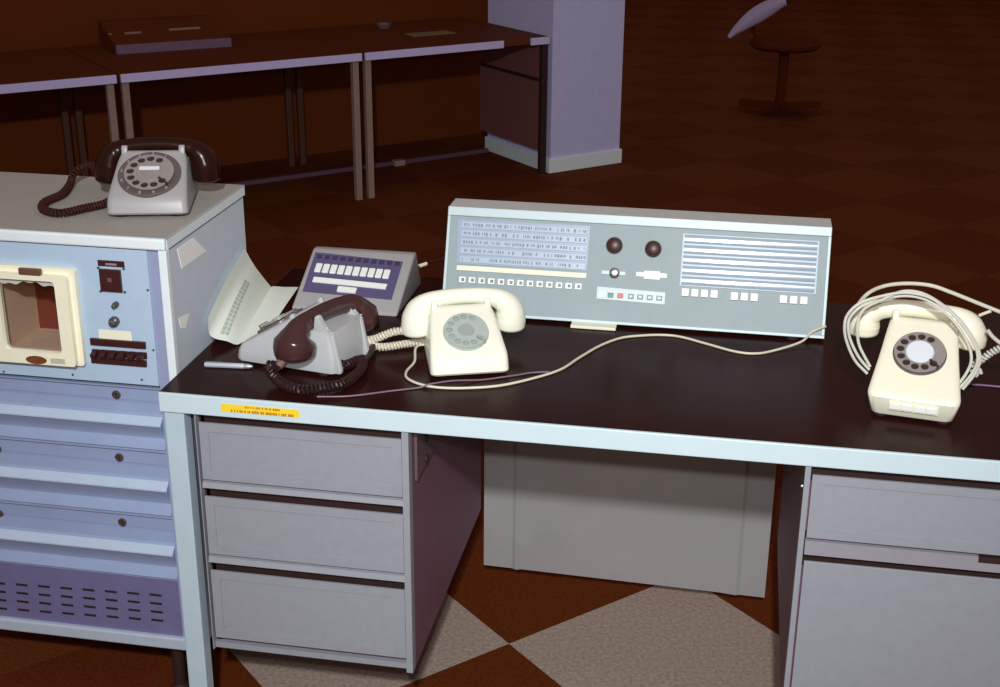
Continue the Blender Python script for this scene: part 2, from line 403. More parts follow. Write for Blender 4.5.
# left pedestal
P1=(.0605,.45,0.0,.648,.204,H-TH-.002)
pd=thing('drawer_pedestal','grey pedestal of three drawers under the left end of the desk','drawer unit',(.255,.324,0),0,'drawer pedestals under the near desk')
PM=Matrix.Translation((-.255,-.324,0))
x0,x1,y0,y1,z0,z1=P1
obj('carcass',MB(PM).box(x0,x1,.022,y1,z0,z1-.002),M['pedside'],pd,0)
fr=MB(PM).box(x1-.012,x1,y0,.022,z0,z1).box(x0,x0+.002,y0+.004,.022,z0,z1).box(x0+.002,x1-.012,y0+.012,.022,z0,z0+.012)
obj('front_frame',fr,M['ped'],pd,0)
zz=lambda px,py: at((px,py),1,0.0).z
X0=.069; X1=.437
dl=[(zz(196,422.5),zz(199,479)),(zz(202.6,496.5),zz(206,553.5)),(zz(208.5,570.5),zz(213,637))]
for i,(zt,zb_) in enumerate(dl):
    dr=obj('drawer',groove_front(MB(PM),X0,X1,zb_,zt,.0015),M['ped'],pd,0)
    # finger lip under each front and the dark slot below it
    lo=dl[i+1][0] if i<2 else z0+.013
    if i<2:
        obj('slot',MB(PM).box(X0-.003,X1+.003,.0205,.0215,lo-.018,zb_+.004),M['dark'],dr,0)
        obj('finger_lip',MB(PM).prism([(.003,zb_-.007),(.012,zb_-.005),(.012,lo+.0185),(.0,lo+.0180)],X0-.002,X1+.004,'x'),M['ped'],dr,0)
obj('slot',MB(PM).box(X0-.003,X1+.003,.0205,.0215,dl[0][0]-.018,z1),M['dark'],pd,0)
obj('slot',MB(PM).box(x0+.002,X0+.003,.0205,.0215,z0+.012,z1),M['dark'],pd,0)
y_=at((413,433),0,x1).y; y2=at((432,466),0,x1).y; zt=at((413,433),0,x1).z; zb_=at((424,463),0,x1).z
lp=obj('lock_plate',MB(PM).box(x1,x1+.006,y_+.003,y2-.0,zb_,zt-.004,.002),mat('dull_bracket',(104,82,88),.5,.1,.05),pd,0)
for f_ in (.35,.8):
    obj('keyhole',MB(PM).lathe([(.0,0),(.008,0),(.008,.003),(.0,.004)],(x1+.006,(y_+y2)/2,zt-.006+(zb_-zt)*f_),(1,0,0),16),M['dark'],lp)

# right pedestal
x0,x1,y0,y1,z0,z1=1.116,1.515,0.0,.648,.204,H-TH-.002
pr=thing('drawer_pedestal','grey pedestal with a deep lower drawer under the right end of the desk','drawer unit',(1.315,.324,0),0,'drawer pedestals under the near desk')
PM=Matrix.Translation((-1.315,-.324,0))
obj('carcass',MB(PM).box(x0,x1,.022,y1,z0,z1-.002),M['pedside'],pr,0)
obj('front_frame',MB(PM).box(x0,x0+.009,y0,.022,z0,z1).box(x1-.012,x1,y0,.022,z0,z1).box(x0+.009,x1-.012,y0+.012,.022,z0,z0+.012),M['ped'],pr,0)
X0=1.1285; X1=1.502
za=at((813,475.5),1,0).z; zb_=at((807,538),1,0).z; zc_=at((808,562),1,0).z
d1=obj('drawer',groove_front(MB(PM),X0,X1,zb_,za,.0015,ins=.02),M['ped'],pr,0)
obj('finger_lip',MB(PM).prism([(.006,zb_-.0085),(.014,zb_-.007),(.014,zc_+.0135),(.002,zc_+.0125)],X0-.001,X1+.002,'x'),mat('purple_grey_lip',(142,140,150),.5,0,.04),d1,0)
obj('slot',MB(PM).box(X0-.003,X1,.0205,.0215,zc_-.018,zb_+.003),M['dark'],pr,0)
obj('slot',MB(PM).box(X0-.003,X1,.0205,.0215,za-.018,z1),M['dark'],pr,0)
d2=obj('deep_drawer',MB(PM).box(X0,X1,.0015,.006,z0+.014,zc_,.001),M['ped'],pr,0)
obj('latch',MB(PM).box(1.405,1.44,.004,.012,zb_-.018,zb_-.007),M['dark'],d1,0)
obj('stud',MB(PM).lathe([(.0,0),(.003,0),(.003,.003),(0,.004)],(x0,.02,at((803,487),0,x0).z),(-1,0,0),10),M['steel'],pr)

# ================================================================== EQUIPMENT CABINET
YB=.082; ZT=.986; CX0=-.62; CD=.463
cab=thing('equipment_cabinet','pale blue metal equipment cabinet with cream window door and louvred front','cabinet',(-.31,.27,0))
CMX=Matrix.Translation((.31,-.27,0))
cz=lambda px,py,Y=YB: at((px,py),1,Y)
wx0=cz(-2,300).x; wx1=cz(58,300).x; wz1=cz(30,278).z; wz0=cz(30,354).z   # window opening
PX1=-.038; PZ0=.704; PZ1=.962; PX0=CX0+.038
# carcass (side, back, bottom) built as shells so the window recess is open
cb=MB(CMX).box(-.010,-.003,YB+.004,CD,.135,ZT-.02).box(CX0+.003,CX0+.010,YB+.004,CD,.135,ZT-.02).box(CX0+.01,-.01,CD-.008,CD,.135,ZT-.02).box(CX0+.01,-.01,YB+.03,CD-.008,.135,.15)
obj('carcass',cb,M['cabside'],cab,0)
obj('top_panel',MB(CMX).box(CX0,0,YB,CD+.004,ZT-.004,ZT,.0015),M['cabtop'],cab,0)
tp=MB(CMX).box(CX0,0,YB-.008,YB+.004,ZT-.021,ZT+.0004,.004,3).box(-.004,.0,YB+.004,CD+.004,ZT-.021,ZT-.0005)
obj('top_edge',tp,M['cabedge'],cab,0)
obj('lip_shade_strip',MB(CMX).box(-.0035,-.0024,YB+.005,CD,ZT-.0245,ZT-.021),M['dark'],cab,0)  # thin dark strip: painted shade below the overhanging top lip
obj('corner_post',MB(CMX).box(-.016,-.0005,YB-.003,YB+.014,.14,ZT-.021,.002),M['cabedge'],cab,0)
obj('recess_strip',MB(CMX).box(PX1,-.016,YB+.004,YB+.012,.14,ZT-.021),M['recess'],cab,0)
fp=MB(CMX).box(PX0,wx0,YB,YB+.004,PZ0,PZ1).box(wx1,PX1,YB,YB+.004,PZ0,PZ1).box(wx0,wx1,YB,YB+.004,PZ0,wz0).box(wx0,wx1,YB,YB+.004,wz1,PZ1)
obj('front_panel',fp,M['cab'],cab,0)
# window recess
rd=.13
rc=obj('window_recess',MB(CMX).box(wx0,wx1,YB+rd,YB+rd+.003,wz0,wz1),M['cavd'],cab,0)
obj('recess_lining',MB(CMX).box(wx0-.003,wx0,YB+.004,YB+rd,wz0,wz1).box(wx1,wx1+.003,YB+.004,YB+rd,wz0,wz1).box(wx0,wx1,YB+.004,YB+rd,wz0-.003,wz0).box(wx0,wx1,YB+.004,YB+rd,wz1,wz1+.003),M['cavl'],rc,0)
# cream door
DY=YB-.024
dx0=at((-12,320),1,DY).x; dx1=at((70.5,320),1,DY).x; dz1=at((40,275.5),1,DY).z; dz0=at((40,364.5),1,DY).z
gx0=at((2,315),1,DY).x-.003; gx1=at((57.5,315),1,DY).x; gz1=at((30,280.5),1,DY).z; gz0=at((36,352),1,DY).z
DMX=CMX@Matrix.Translation((0,DY,0))@Matrix.Rotation(R(90),4,'X')      # local x,y -> world x,z ; local z -> -y
dm=MB(DMX).plate(rrect(dx0,dx1,dz0,dz1,.006),[rrect(gx0,gx1,gz0,gz1,.008)[::-1]],-.012,.0)
dm.plate(rrect(dx0-.004,dx1+.011,dz0-.002,dz1+.011,.006),[rrect(gx0-.004,gx1+.004,gz0-.004,gz1+.004,.008)[::-1]],-.0235,-.012)
door=obj('window_door',dm,M['cream'],cab,30)
obj('pane',MB(DMX).prism(rrect(gx0-.003,gx1+.003,gz0-.003,gz1+.003,.006),-.010,-.008,'z'),G_PANE,door,0)
mb=MB(DMX); P=[(gx0,gz1)]+[(gx0+(gx1-gx0)*t,gz1-.010-.003*math.sin(t*9)-.002*math.sin(t*27)) for t in [k/24 for k in range(25)]]+[(gx1,gz1)]
tag(obj('ragged_strip',mb.prism(P,-.0118,-.0112,'z'),mat('white_strip',(226,226,222),.7,0,.1,60),door,0),'ragged white strip along the top of the pane')  # white strip with a wavy lower edge, just behind the pane
a=at((30,271.5),1,DY)
obj('latch',MB(CMX).box(a.x-.021,a.x+.021,DY-.004,DY+.004,a.z-.006,a.z+.006,.0015),mat('brown_latch',(110,76,62),.4,0,.08),door,0)
a=at((36.5,359.8),1,DY)
obj('badge',MB(DMX).prism(circ(a.x,a.z,.0205,24,.0078),.0,.0015,'z'),mat('brown_oval_badge',(122,70,44),.4,0,.08),door,0)
a=at((58,361),1,DY)
obj('maker_label',MB(CMX).box(a.x-.014,a.x+.014,DY-.001,DY,a.z-.005,a.z+.005),mat('grey_label',(196,196,180),.6,0,.08,200),door,0)
# instruments on the panel
def pq(px,py): return at((px,py),1,YB)
def pbox(name,xa,xb,ya,yb,m,dep,parent=None,bev=.0008):
    c0=pq((xa+xb)/2,(ya+yb)/2); hw=(pq(xb,(ya+yb)/2).x-pq(xa,(ya+yb)/2).x)/2; hh=(pq((xa+xb)/2,ya).z-pq((xa+xb)/2,yb).z)/2
    return obj(name,MB(CMX).box(c0.x-hw,c0.x+hw,YB-dep,YB,c0.z-hh,c0.z+hh,bev),m,parent or cab,0)
npl=pbox('name_plate',98,124.5,260.5,266.5,M['knob'],.002)
pbox('lettering',106,117,263,265,mat('dim_white_letter',(150,130,140),.6,0,.2,400),.0024,npl,0)
mt=pbox('meter',101,122,269,291,M['knob'],.006)
pbox('needle',109,113,277,281,mat('meter_scale',(120,80,80),.4,0,.1,200),.0065,mt,0)
for q in ((98.5,267.5),(124,268.5),(101,291),(125,292)): 
    a=pq(*q); obj('screw',MB(CMX).lathe([(.0025,0),(.0025,.002),(0,.003)],(a.x,YB,a.z),(0,-1,0),10),mat('grey_screw',(110,110,120),.35,.5,.05),mt)
for q,r_ in (((116.5,304),.0055),((115,321),.0095)):
    a=pq(*q); k=obj('knob',MB(CMX).lathe([(r_,0),(r_*.95,.008),(r_*.6,.010),(r_*.55,.016),(0,.017)],(a.x,YB,a.z),(0,-1,0),20),mat('grey_knob',(78,76,80),.3,.2,.05),cab)
    obj('knob_pointer',MB(CMX).box(a.x-.002,a.x+r_*.7,YB-.0178,YB-.0165,a.z-.0,a.z+r_*.6),M['steel'],k,0)
pbox('cream_label',99,131.5,330.5,340,M['creamlabel'],.0012)
pbox('fuse_strip',91.5,146,339.5,346,M['knob'],.006)
fs=pbox('fuse_strip',92.5,147,358,364,M['knob'],.006)
for k in range(6):
    a=pq(97+k*9.2,352.2+k*.6)
    obj('switch',MB(CMX).box(a.x-.0085,a.x+.0085,YB-.004,YB,a.z-.0065,a.z+.0065,.001).prism([(YB-.004,a.z+.008),(YB-.02,a.z+.002),(YB-.018,a.z-.004),(YB-.004,a.z-.003)],a.x-.005,a.x+.005,'x',.001),M['knob'],cab,0)
for q in ((148,290),(153.5,350),(142,379.5),(73,374.5),(4,371.5)):
    a=pq(*q); obj('screw',MB(CMX).lathe([(.0022,0),(.0022,.0015),(0,.002)],(a.x,YB,a.z),(0,-1,0),10),mat('grey_screw',(110,110,120)),cab)
# louvred lower front: one rolled panel per bay
xr=130
def lz(py): return at((xr,py),1,YB).z
bays=[(387.5,450),(450,515),(515,577)]
for i,(ya,yb_) in enumerate(bays):
    L_=yb_-ya
    f=lambda t: lz(ya+t*L_)
    prof=[(YB+.004,f(0)),(YB+.004,f(.02)),(YB+.012,f(.035)),(YB+.012,f(.24)),(YB+.015,f(.25)),(YB+.015,f(.262)),(YB+.010,f(.275)),(YB+.008,f(.42)),
          (YB+.005,f(.45)),(YB-.005,f(.52)),(YB-.008,f(.545)),(YB-.008,f(.565)),(YB-.004,f(.60)),(YB+.011,f(.79)),(YB+.0115,f(.82)),(YB+.005,f(.90)),(YB-.001,f(.955)),(YB+.001,f(.97)),(YB+.004,f(.985)),(YB+.004,f(1.0)),(YB+.026,f(1.0)),(YB+.026,f(0))]
    lv=obj('louvre_panel',MB(CMX).prism(prof,PX0,PX1,'x'),M['cab2'],cab,25)
    obj('ridge_highlight',MB(CMX).prism([(YB+.0043,f(.452)),(YB-.0057,f(.52)),(YB-.0087,f(.545)),(YB-.0087,f(.566)),(YB-.007,f(.566)),(YB-.005,f(.53)),(YB+.006,f(.455))],PX0+.001,PX1-.001,'x'),mat('ridge_highlight_paint',(184,202,224),.35,0,.03),lv,25)  # bright line on each ridge: a highlight painted as a paler strip
    for px in (117+3*i,-4+2*i):
        py=ya+.055*L_+ (3.2 if px>50 else -5.5)
        a=at((px,py),1,YB+.014)
        lk=obj('lock',MB(CMX).lathe([(.0085,0),(.0085,.004),(.006,.005),(.006,.0035),(0,.0035)],(a.x,YB+.014,a.z),(0,-1,0),18),mat('dull_lock',(92,80,78),.35,.4,.08),lv)
        obj('keyway',MB(CMX).box(a.x-.001,a.x+.001,YB+.0098,YB+.0106,a.z-.004,a.z+.004),M['dark'],lk,0)
vt=lz(577); vb=lz(634)
vp=obj('vent_panel',MB(CMX).box(PX0,PX1+.0,YB+.004,YB+.02,vb,vt),mat('lilac_vent_paint',(114,110,152),.5,0,.05,30),cab,0)
mb=MB(CMX)
for r_ in range(4):
    for c_ in range(13):
        a=at((155.5-22.3*c_+r_*.6,595-1.7*c_+r_*8.4),1,YB+.004)
        if a.x-.0125>PX0+.006: mb.box(a.x-.0125,a.x+.0125,YB+.0034,YB+.0042,a.z-.0024,a.z+.0024)
vm=bpy.data.meshes.new('v'); mb.bm.to_mesh(vm); mb.bm.free()
bm=bmesh.new(); bm.from_mesh(vp.data); n0=len(bm.faces); bm.from_mesh(vm); bm.to_mesh(vp.data); bm.free(); bpy.data.meshes.remove(vm)
vp.data.materials.append(M['dark'])
for f in vp.data.polygons:
    if f.index>=n0: f.material_index=1
obj('bottom_rail',MB(CMX).box(CX0+.02,-.03,YB-.006,YB+.012,.1385,.1655,.004,3),mat('pale_rail_paint',(182,196,212),.4,0,.03),cab,0)
for X in (-.58,-.07):
    for Y in (.12,.42): obj('foot',MB(CMX).lathe([(.02,0),(.02,.02),(.012,.03),(.012,.137)],(X,Y,0),(0,0,1),14),M['dark'],cab)
# paper labels stuck on its side
def quad_on_x(name,pxs,xv,m,parent,T_):
    P=[at(q,0,xv) for q in pxs]
    return obj(name,MB(T_).prism([(p_.y,p_.z) for p_ in P],xv,xv+.0008,'x'),m,parent,0)
tag(quad_on_x('paper_label',[(177,249),(193,238),(206.5,251),(181.5,268.5)],-.003,mat('white_label_paper',(255,255,255),.7,0,.02),cab,CMX),'white label stuck slanting near the top of the cabinet side')
tag(quad_on_x('paper_label',[(178.5,318.5),(189,313.5),(185.5,328.5),(181,328)],-.003,MATS['white_label_paper'],cab,CMX),'small torn white label low on the cabinet side')

# ================================================================== TELEPHONES
def tube_obj(name,pts,r,m,parent,n=8): return obj(name,MB().sweep(pts,r,n=n),m,parent)
def phone(label,loc,rz,bodym,handm,style,wid=.142,lip=.038,topw=.124,dial_r=.041,dial_t=.486,ridge=(.111,.100),hand=(.142,.1045),cupz=.036,depth=.205,hdx=0.0,hdy=0.0,ck_=1.0,hrot=0.0,horn=.003,rear=-.005):
    t=thing('telephone',label,'telephone',loc,rz,'dial telephones')
    hw=wid/2; tw=topw/2; ry,rz_=ridge; hy,hz=hand; yb=depth
    f0,z0=(.008,lip+.008) if style=='keys' else (.012,lip+.002)
    f1,z1=ry-.006,rz_-.005
    fy=lambda z: f0+(f1-f0)*(z-z0)/(z1-z0)
    zs=rz_-.016                                   # shelf that carries the handset
    sy=ry+.013
    if style=='keys':
        rings=[(.006,.010,yb-.002,hw-.010),(.008,.008,yb,hw-.008),(lip-.002,.000,yb,hw),(lip+.004,.003,yb,hw),(z0,f0,yb,hw-.001)]
    else:
        rings=[(.007,.003,yb,hw-.001),(.011,.0,yb,hw),(lip-.012,.003,yb,hw-.001),(lip-.003,.008,yb,hw-.0015),(z0,f0,yb,hw-.002)]
    wz=lambda z: hw-.002+(tw+.001-hw+.002)*(z-z0)/(z1-z0)
    for z in (z0+(zs-z0)*.5,zs): rings.append((z,fy(z),yb-.006*(z-z0)/(zs-z0),wz(z)))
    rings+=[(zs+.0003,fy(zs+.0003),sy,wz(zs)),(z1-.003,fy(z1-.003),sy,tw-.0005),(z1,f1,sy-.0005,tw-.0025),(rz_-.0015,ry-.002,sy-.002,tw-.007),(rz_,ry+.002,sy-.004,tw-.012)]
    mb=MB(); prev=None; first=None
    for z,yf,yk,h in rings:
        lp=[mb.v((q[0],q[1],z)) for q in rrect(-h,h,yf,yk,min(.013,(yk-yf)/2-.0004),5)]
        if prev:
            n=len(lp)
            for i in range(n): mb.bm.faces.new((prev[i],prev[(i+1)%n],lp[(i+1)%n],lp[i]))
        else: first=lp
        prev=lp
    mb.bm.faces.new(first[::-1]); mb.bm.faces.new(prev)
    # two ribs run down the back from the rear horns
    for s in (-1,1):
        mb.prism([(yb-.03,.006),(yb-.044,zs-.004),(yb-.040,hz+rear-.0035),(yb-.036,hz+rear),(yb-.030,hz+rear-.001),(yb-.022,zs+.004),(yb-.004,zs-.004),(yb+.010,.012),(yb+.009,.006)],s*(tw-.004)-.006,s*(tw-.004)+.006,'x',.003,2)
    for v_ in mb.bm.verts: v_.co.x*=1-.13*max(0,v_.co.y-.02)/yb
    body=obj('body',mb,bodym,t,40)
    for z in (0,): 
        for sx in (-1,1):
            for yy in (.026,depth-.03): obj('rubber_foot',MB().lathe([(.012,0),(.012,.009)],(sx*(hw-.024),yy,0),(0,0,1),12),M['dark'],t)
    # cradle horns
    for sx in (-1,1):
        yy,zb,zh=ry+.004,rz_-.016,hz+horn
        obj('cradle_horn',MB().prism([(yy-.010,zb),(yy-.004,zh-.0055),(yy-.001,zh),(yy+.004,zh),(yy+.007,zh-.0075),(yy+.009,zb)],sx*(tw-.012)-.0055,sx*(tw-.012)+.0055,'x',.002,2),bodym,t,50)
    # dial on the sloping face
    sl=math.atan2(z1-z0,f1-f0)
    FM=Matrix.Translation((0,f0+(f1-f0)*dial_t,z0+(z1-z0)*dial_t))@Matrix.Rotation(sl,4,'X')
    r=dial_r
    if style in('ring','back'):
        dm,hm,pm=M['diald'],M['holed'],M['dialm']
        ring=obj('number_ring',MB(FM).lathe([(r*1.26,-.002),(r*1.26,.003),(r*1.2,.0045),(r*1.0,.003),(0,.003)],n=40),M['diald'],t)
        mbn=MB()
        for k,chh in enumerate('1234567890'):
            a=R(60+k*28.0)
            merge(mbn,text_mb(chh,.0105,FM@Matrix.Translation((math.cos(a)*r*1.12,math.sin(a)*r*1.12,.0048))))
        obj('numerals',mbn,mat('pale_numeral',(168,164,158),.5,0,.02),ring,0)
    else:
        dm,hm,pm=(M['dialc'],M['hole'],M['dialc']) if style=='plain' else (M['diald'],M['holed'],M['dialm'])
        ring=obj('dial_bezel',MB(FM).lathe([(r*1.03,-.002),(r*1.03,.003),(r*.97,.004),(0,.0035)],n=40),dm,t)
    holes=[]
    for k in range(10):
        a=R(62+k*28.5); holes.append(circ(math.cos(a)*r*.75,math.sin(a)*r*.75,r*.155,12)[::-1])
    fpl=obj('finger_plate',MB(FM).plate(circ(0,0,r*.985,40),holes,.006,.0085),pm,t,30)
    mh=MB(FM)
    for k in range(10):
        a=R(62+k*28.5); mh.lathe([(r*.15,.0036),(r*.15,.0052),(0,.0056)],(math.cos(a)*r*.75,math.sin(a)*r*.75,0),(0,0,1),12)
    obj('finger_holes',mh,hm,fpl)
    rl=r*(.55 if style=='keys' else .36)
    if style=='ring':
        obj('dial_label',MB(FM).prism(rrect(-r*.40,r*.40,r*.08,r*.28,.002),.0085,.0098,'z'),M['lab'],fpl,0)
        obj('dial_centre',MB(FM).lathe([(r*.5,.0083),(r*.48,.0098),(0,.0092)],n=28),M['dialm'],fpl)
    else:
        obj('dial_centre',MB(FM).lathe([(rl,.0083),(rl*.93,.0105),(0,.0105)],n=28),M['lab'] if style=='keys' else M['hole'],fpl)
    a=R(-42)
    obj('finger_stop',MB(FM@Matrix.Rotation(a,4,'Z')).box(r*.55,r*1.05,-.002,.002,.0105,.0125,.0006).box(r*1.0,r*1.05,-.002,.002,.002,.012,.0006),hm,t,0)
    # handset across the cradle
    dzz=(hz-cupz)
    P=[(-.0905,hy,cupz+.005),(-.0905,hy,cupz+.017),(-.089,hy,cupz+dzz*.47),(-.083,hy,cupz+dzz*.69),(-.068,hy,cupz+dzz*.86),(-.045,hy,hz-.003),(-.018,hy,hz)]
    P=P+[(-q[0],q[1],q[2]) for q in P[::-1]]
    rad=[.0275*ck_,.0285*ck_,.0275*ck_,.024,.0195,.0165,.0155]; rad=rad+rad[::-1]
    pp=cr(P,5); 
    rr=[]
    for i in range(len(P)-1):
        for j in range(5): rr.append(rad[i]+(rad[i+1]-rad[i])*j/5)
    rr.append(rad[-1])
    rr2=[(a_*1.0,a_*(1.0 if a_>.02 else .86)) for a_ in rr]
    mb=MB(Matrix.Translation((hdx,hy+hdy,0))@Matrix.Rotation(hrot,4,'Z')@Matrix.Translation((0,-hy,0)))
    # rounded cup ends
    def capped(pp,rr2):
        e0=pp[0]; d0=(pp[0]-pp[1]).normalized(); e1=pp[-1]; d1=(pp[-1]-pp[-2]).normalized()
        a0=[(e0+d0*x,(rr2[0][0]*k,rr2[0][1]*k)) for x,k in ((.008,.45),(.0065,.72),(.003,.93))]
        a1=[(e1+d1*x,(rr2[-1][0]*k,rr2[-1][1]*k)) for x,k in ((.003,.93),(.0065,.72),(.008,.45))]
        return [q for q,_ in a0]+pp+[q for q,_ in a1],[k for _,k in a0]+rr2+[k for _,k in a1]
    pp,rr2=capped(pp,rr2)
    mb.sweep(pp,rr2,n=20,up=Vector((0,1,0)))
    hs=obj('handset',mb,handm,t,50)
    return t,FM,hs
def world_pts(t,pts):
    inv=tm(t.location,t.rotation_euler.z).inverted(); return [inv@Vector(p) for p in pts]
def dk(x,y,h=.003): return Vector((x,y,H+h))

# ---- white telephone, centre of desk
aa=R(20.6); fa=Vector((.4545,.160,0)); fb=Vector((.588,.211,0))
t1,F1,h1=phone('white dial telephone in the middle of the desk, in front of the console',((fa.x+fb.x)/2+.004,(fa.y+fb.y)/2-.018,H),aa,M['white'],M['white'],'plain',wid=.145,hdx=.009,hand=(.142,.1085),cupz=.038)
pts=[dk(.405,.300,.03),dk(.40,.276,.012),dk(.408,.22),dk(.405,.172),dk(.414,.140),dk(.444,.117),dk(.481,.109),dk(.53,.117),dk(.584,.139),dk(.635,.182),dk(.679,.234),dk(.706,.30),dk(.737,.369),dk(.772,.418),dk(.808,.438),dk(.846,.450),dk(.885,.448),dk(.94,.418),dk(.992,.389),dk(1.03,.386),dk(1.064,.408),dk(1.116,.452,.008),at((812,332),1,.478),at((826,326),1,.475)]
pts[0]=Vector((.44,.30,H+.008))
tube_obj('line_cord',world_pts(t1,cr(pts,6)),.0024,M['cordwhite'],t1)
# handset cord: stretched coil from the left cup down and back to the case
cup=tm(t1.location,aa)@Vector((-.098,.142,.046))
bend=Vector((.307,.262,H+.022))
def mixpts(a,b,n): return [a.lerp(b,i/n) for i in range(n+1)]
p1=cr([cup,cup.lerp(bend,.35)+Vector((0,0,.004)),cup.lerp(bend,.75),bend],10)
p2=cr([bend,Vector((.330,.262,H+.010)),Vector((.375,.285,H+.011)),Vector((.402,.302,H+.012)),tm(t1.location,aa)@Vector((-.064,.185,.02))],10)
hc=MB().sweep(world_pts(t1,coil(p1,.0055,.006,8)),.0028,n=6); hc.sweep(world_pts(t1,coil(p2,.0055,.006,8)),.0028,n=6)
obj('handset_cord',hc,M['cordwhite'],t1)

# ---- cream telephone at the right with the cord wound round it
fa=at((869.5,412),2,H); fb=at((950.5,424.5),2,H); az=math.atan2(fb.y-fa.y,fb.x-fa.x)+R(2.5)
t2,F2,h2=phone('cream telephone with press keys and cord wound round it, at right of the desk',((fa.x+fb.x)/2-.001,(fa.y+fb.y)/2-.021,H),az,M['cream2'],M['cream2'],'keys',wid=.150,lip=.042,topw=.120,dial_r=.043,dial_t=.56,ridge=(.14,.135),hand=(.17,.144),cupz=.087,depth=.235,horn=.004,hdx=-.0115)
ku=MB(); 
kr=obj('key_recess',MB().box(-.038,.042,-.0005,.006,.0195,.0345,.0006),mat('cream_key_bed',(232,226,204),.5,0,.03),t2,0)
for k in range(4):
    xa=-.037+k*.0195+(.001 if k>1 else 0)
    obj('press_key',MB().prism([(.002,.0215),(-.003,.0225),(-.004,.0325),(.002,.0338)],xa,xa+.0175,'x',.0008),M['key'],t2,0)
T2=tm(t2.location,az); I2=T2.inverted()
def onp(px,ly):           # point of the cord loop lying in the upright plane at local depth ly
    o=T2@Vector((0,ly,0)); n=(T2.to_3x3()@Vector((0,1,0)))
    return I2@atp(px,o,n)
Z=lambda q:(830+q[0]/4.294,270+q[1]/4.294)
loops=[
 ([(160,445),(105,385),(68,295),(64,225),(84,180),(132,140),(205,116),(300,98),(380,104),(450,130),(530,192),(588,262),(626,332),(634,392),(606,450),(556,508)],[.075]*4+[.09,.10,.105,.108,.108,.106,.10,.095,.09,.085,.08,.075]),
 ([(168,428),(122,372),(86,296),(78,232),(96,190),(142,152),(214,130),(300,112),(372,116),(440,142),(512,200),(566,268),(600,336),(606,394),(584,446),(548,496)],[.082]*4+[.095,.105,.112,.115,.115,.112,.106,.10,.095,.09,.085,.08]),
 ([(172,415),(128,330),(118,270),(122,215),(150,165),(230,125),(310,92),(390,98),(470,140),(552,208),(606,280),(640,350),(642,400),(618,452),(570,512)],[.088,.088,.088,.09,.095,.105,.11,.11,.108,.102,.097,.092,.087,.082,.077]),
]
for pl,dy in loops:
    P=[onp(Z(q),d_-.012) for q,d_ in zip(pl,dy)]
    P=[Vector((q.x,q.y,max(q.z,.004))) for q in P]
    obj('wound_cord',MB().sweep(cr(P,6),.0026,n=8),M['cordgrey'],t2)
P=[onp(Z(q),.17) for q in ((112,165),(150,112),(222,72),(320,58),(430,66),(520,96),(620,136),(735,182))]
P[0]=onp(Z((86,200)),.10)
obj('line_cord',MB().sweep(cr(P,6),.0034,n=8),M['cordgrey'],t2)
P=[onp(Z(q),.16) for q in ((640,196),(664,186),(692,176))]; obj('cord_end',MB().sweep(cr(P,4),.0028,n=8),M['cordwhite'],t2)
P=[onp(Z(q),.13) for q in ((676,258),(700,288),(738,318),(770,330))]; obj('handset_cord',MB().sweep(cr(P,5),.0034,n=8),M['cordgrey'],t2)
P=[onp(Z(q),.12) for q in ((610,412),(650,386),(690,356),(745,330),(790,318))]; P=[Vector((q.x,q.y,max(q.z,.008))) for q in P]
obj('coiled_cord',MB().sweep(coil(cr(P,6),.0045,.006,8),.0024,n=6),M['cordgrey'],t2)
P=[onp(Z(q),.11) for q in ((606,430),(628,455),(640,425),(650,445))]; P=[Vector((q.x,q.y,max(q.z,.006))) for q in P]
obj('cord_knot',MB().sweep(cr(P,5),.003,n=8),M['cordgrey'],t2)

# ---- grey telephone on the cabinet
fa=at((113,217),2,ZT); fb=at((190,216),2,ZT); az=math.atan2(fb.y-fa.y,fb.x-fa.x)
t3,F3,h3=phone('grey dial telephone with black handset standing on the equipment cabinet',((fa.x+fb.x)/2,(fa.y+fb.y)/2-.018,ZT+.0006),az,M['grey'],M['black'],'ring',wid=.148,dial_r=.046,topw=.130,dial_t=.50,horn=.006)
T3=tm(t3.location,az); I3=T3.inverted()
zc3=lambda px,h=.010: at(px,2,ZT+h)
pts=[T3@Vector((-.105,.142,.046)),at((90,165),1,.40),zc3((75,172),.03),zc3((70,184)),zc3((62,194)),zc3((45,202)),zc3((43,209)),zc3((60,213)),zc3((85,208)),zc3((108,202)),T3@Vector((-.06,.18,.02))]
cc=cr(pts,8)
obj('handset_cord',MB().sweep([I3@q for q in coil(cc,.0058,.0062,8)],.0026,n=6),M['cordbr2'],t3)

# ---- grey telephone with its back turned, brown handset
az=R(-102.6)
t4,F4,h4=phone('pale grey telephone seen from behind with a brown handset, beside the paper',(.0985,.2243,H),az,M['greybox'],M['brown'],'back',wid=.142,dial_r=.038,topw=.124,ck_=1.36,hrot=R(-10),hdx=.002,hdy=.016,cupz=.045,rear=.0095)
T4=tm(t4.location,az); I4=T4.inverted()
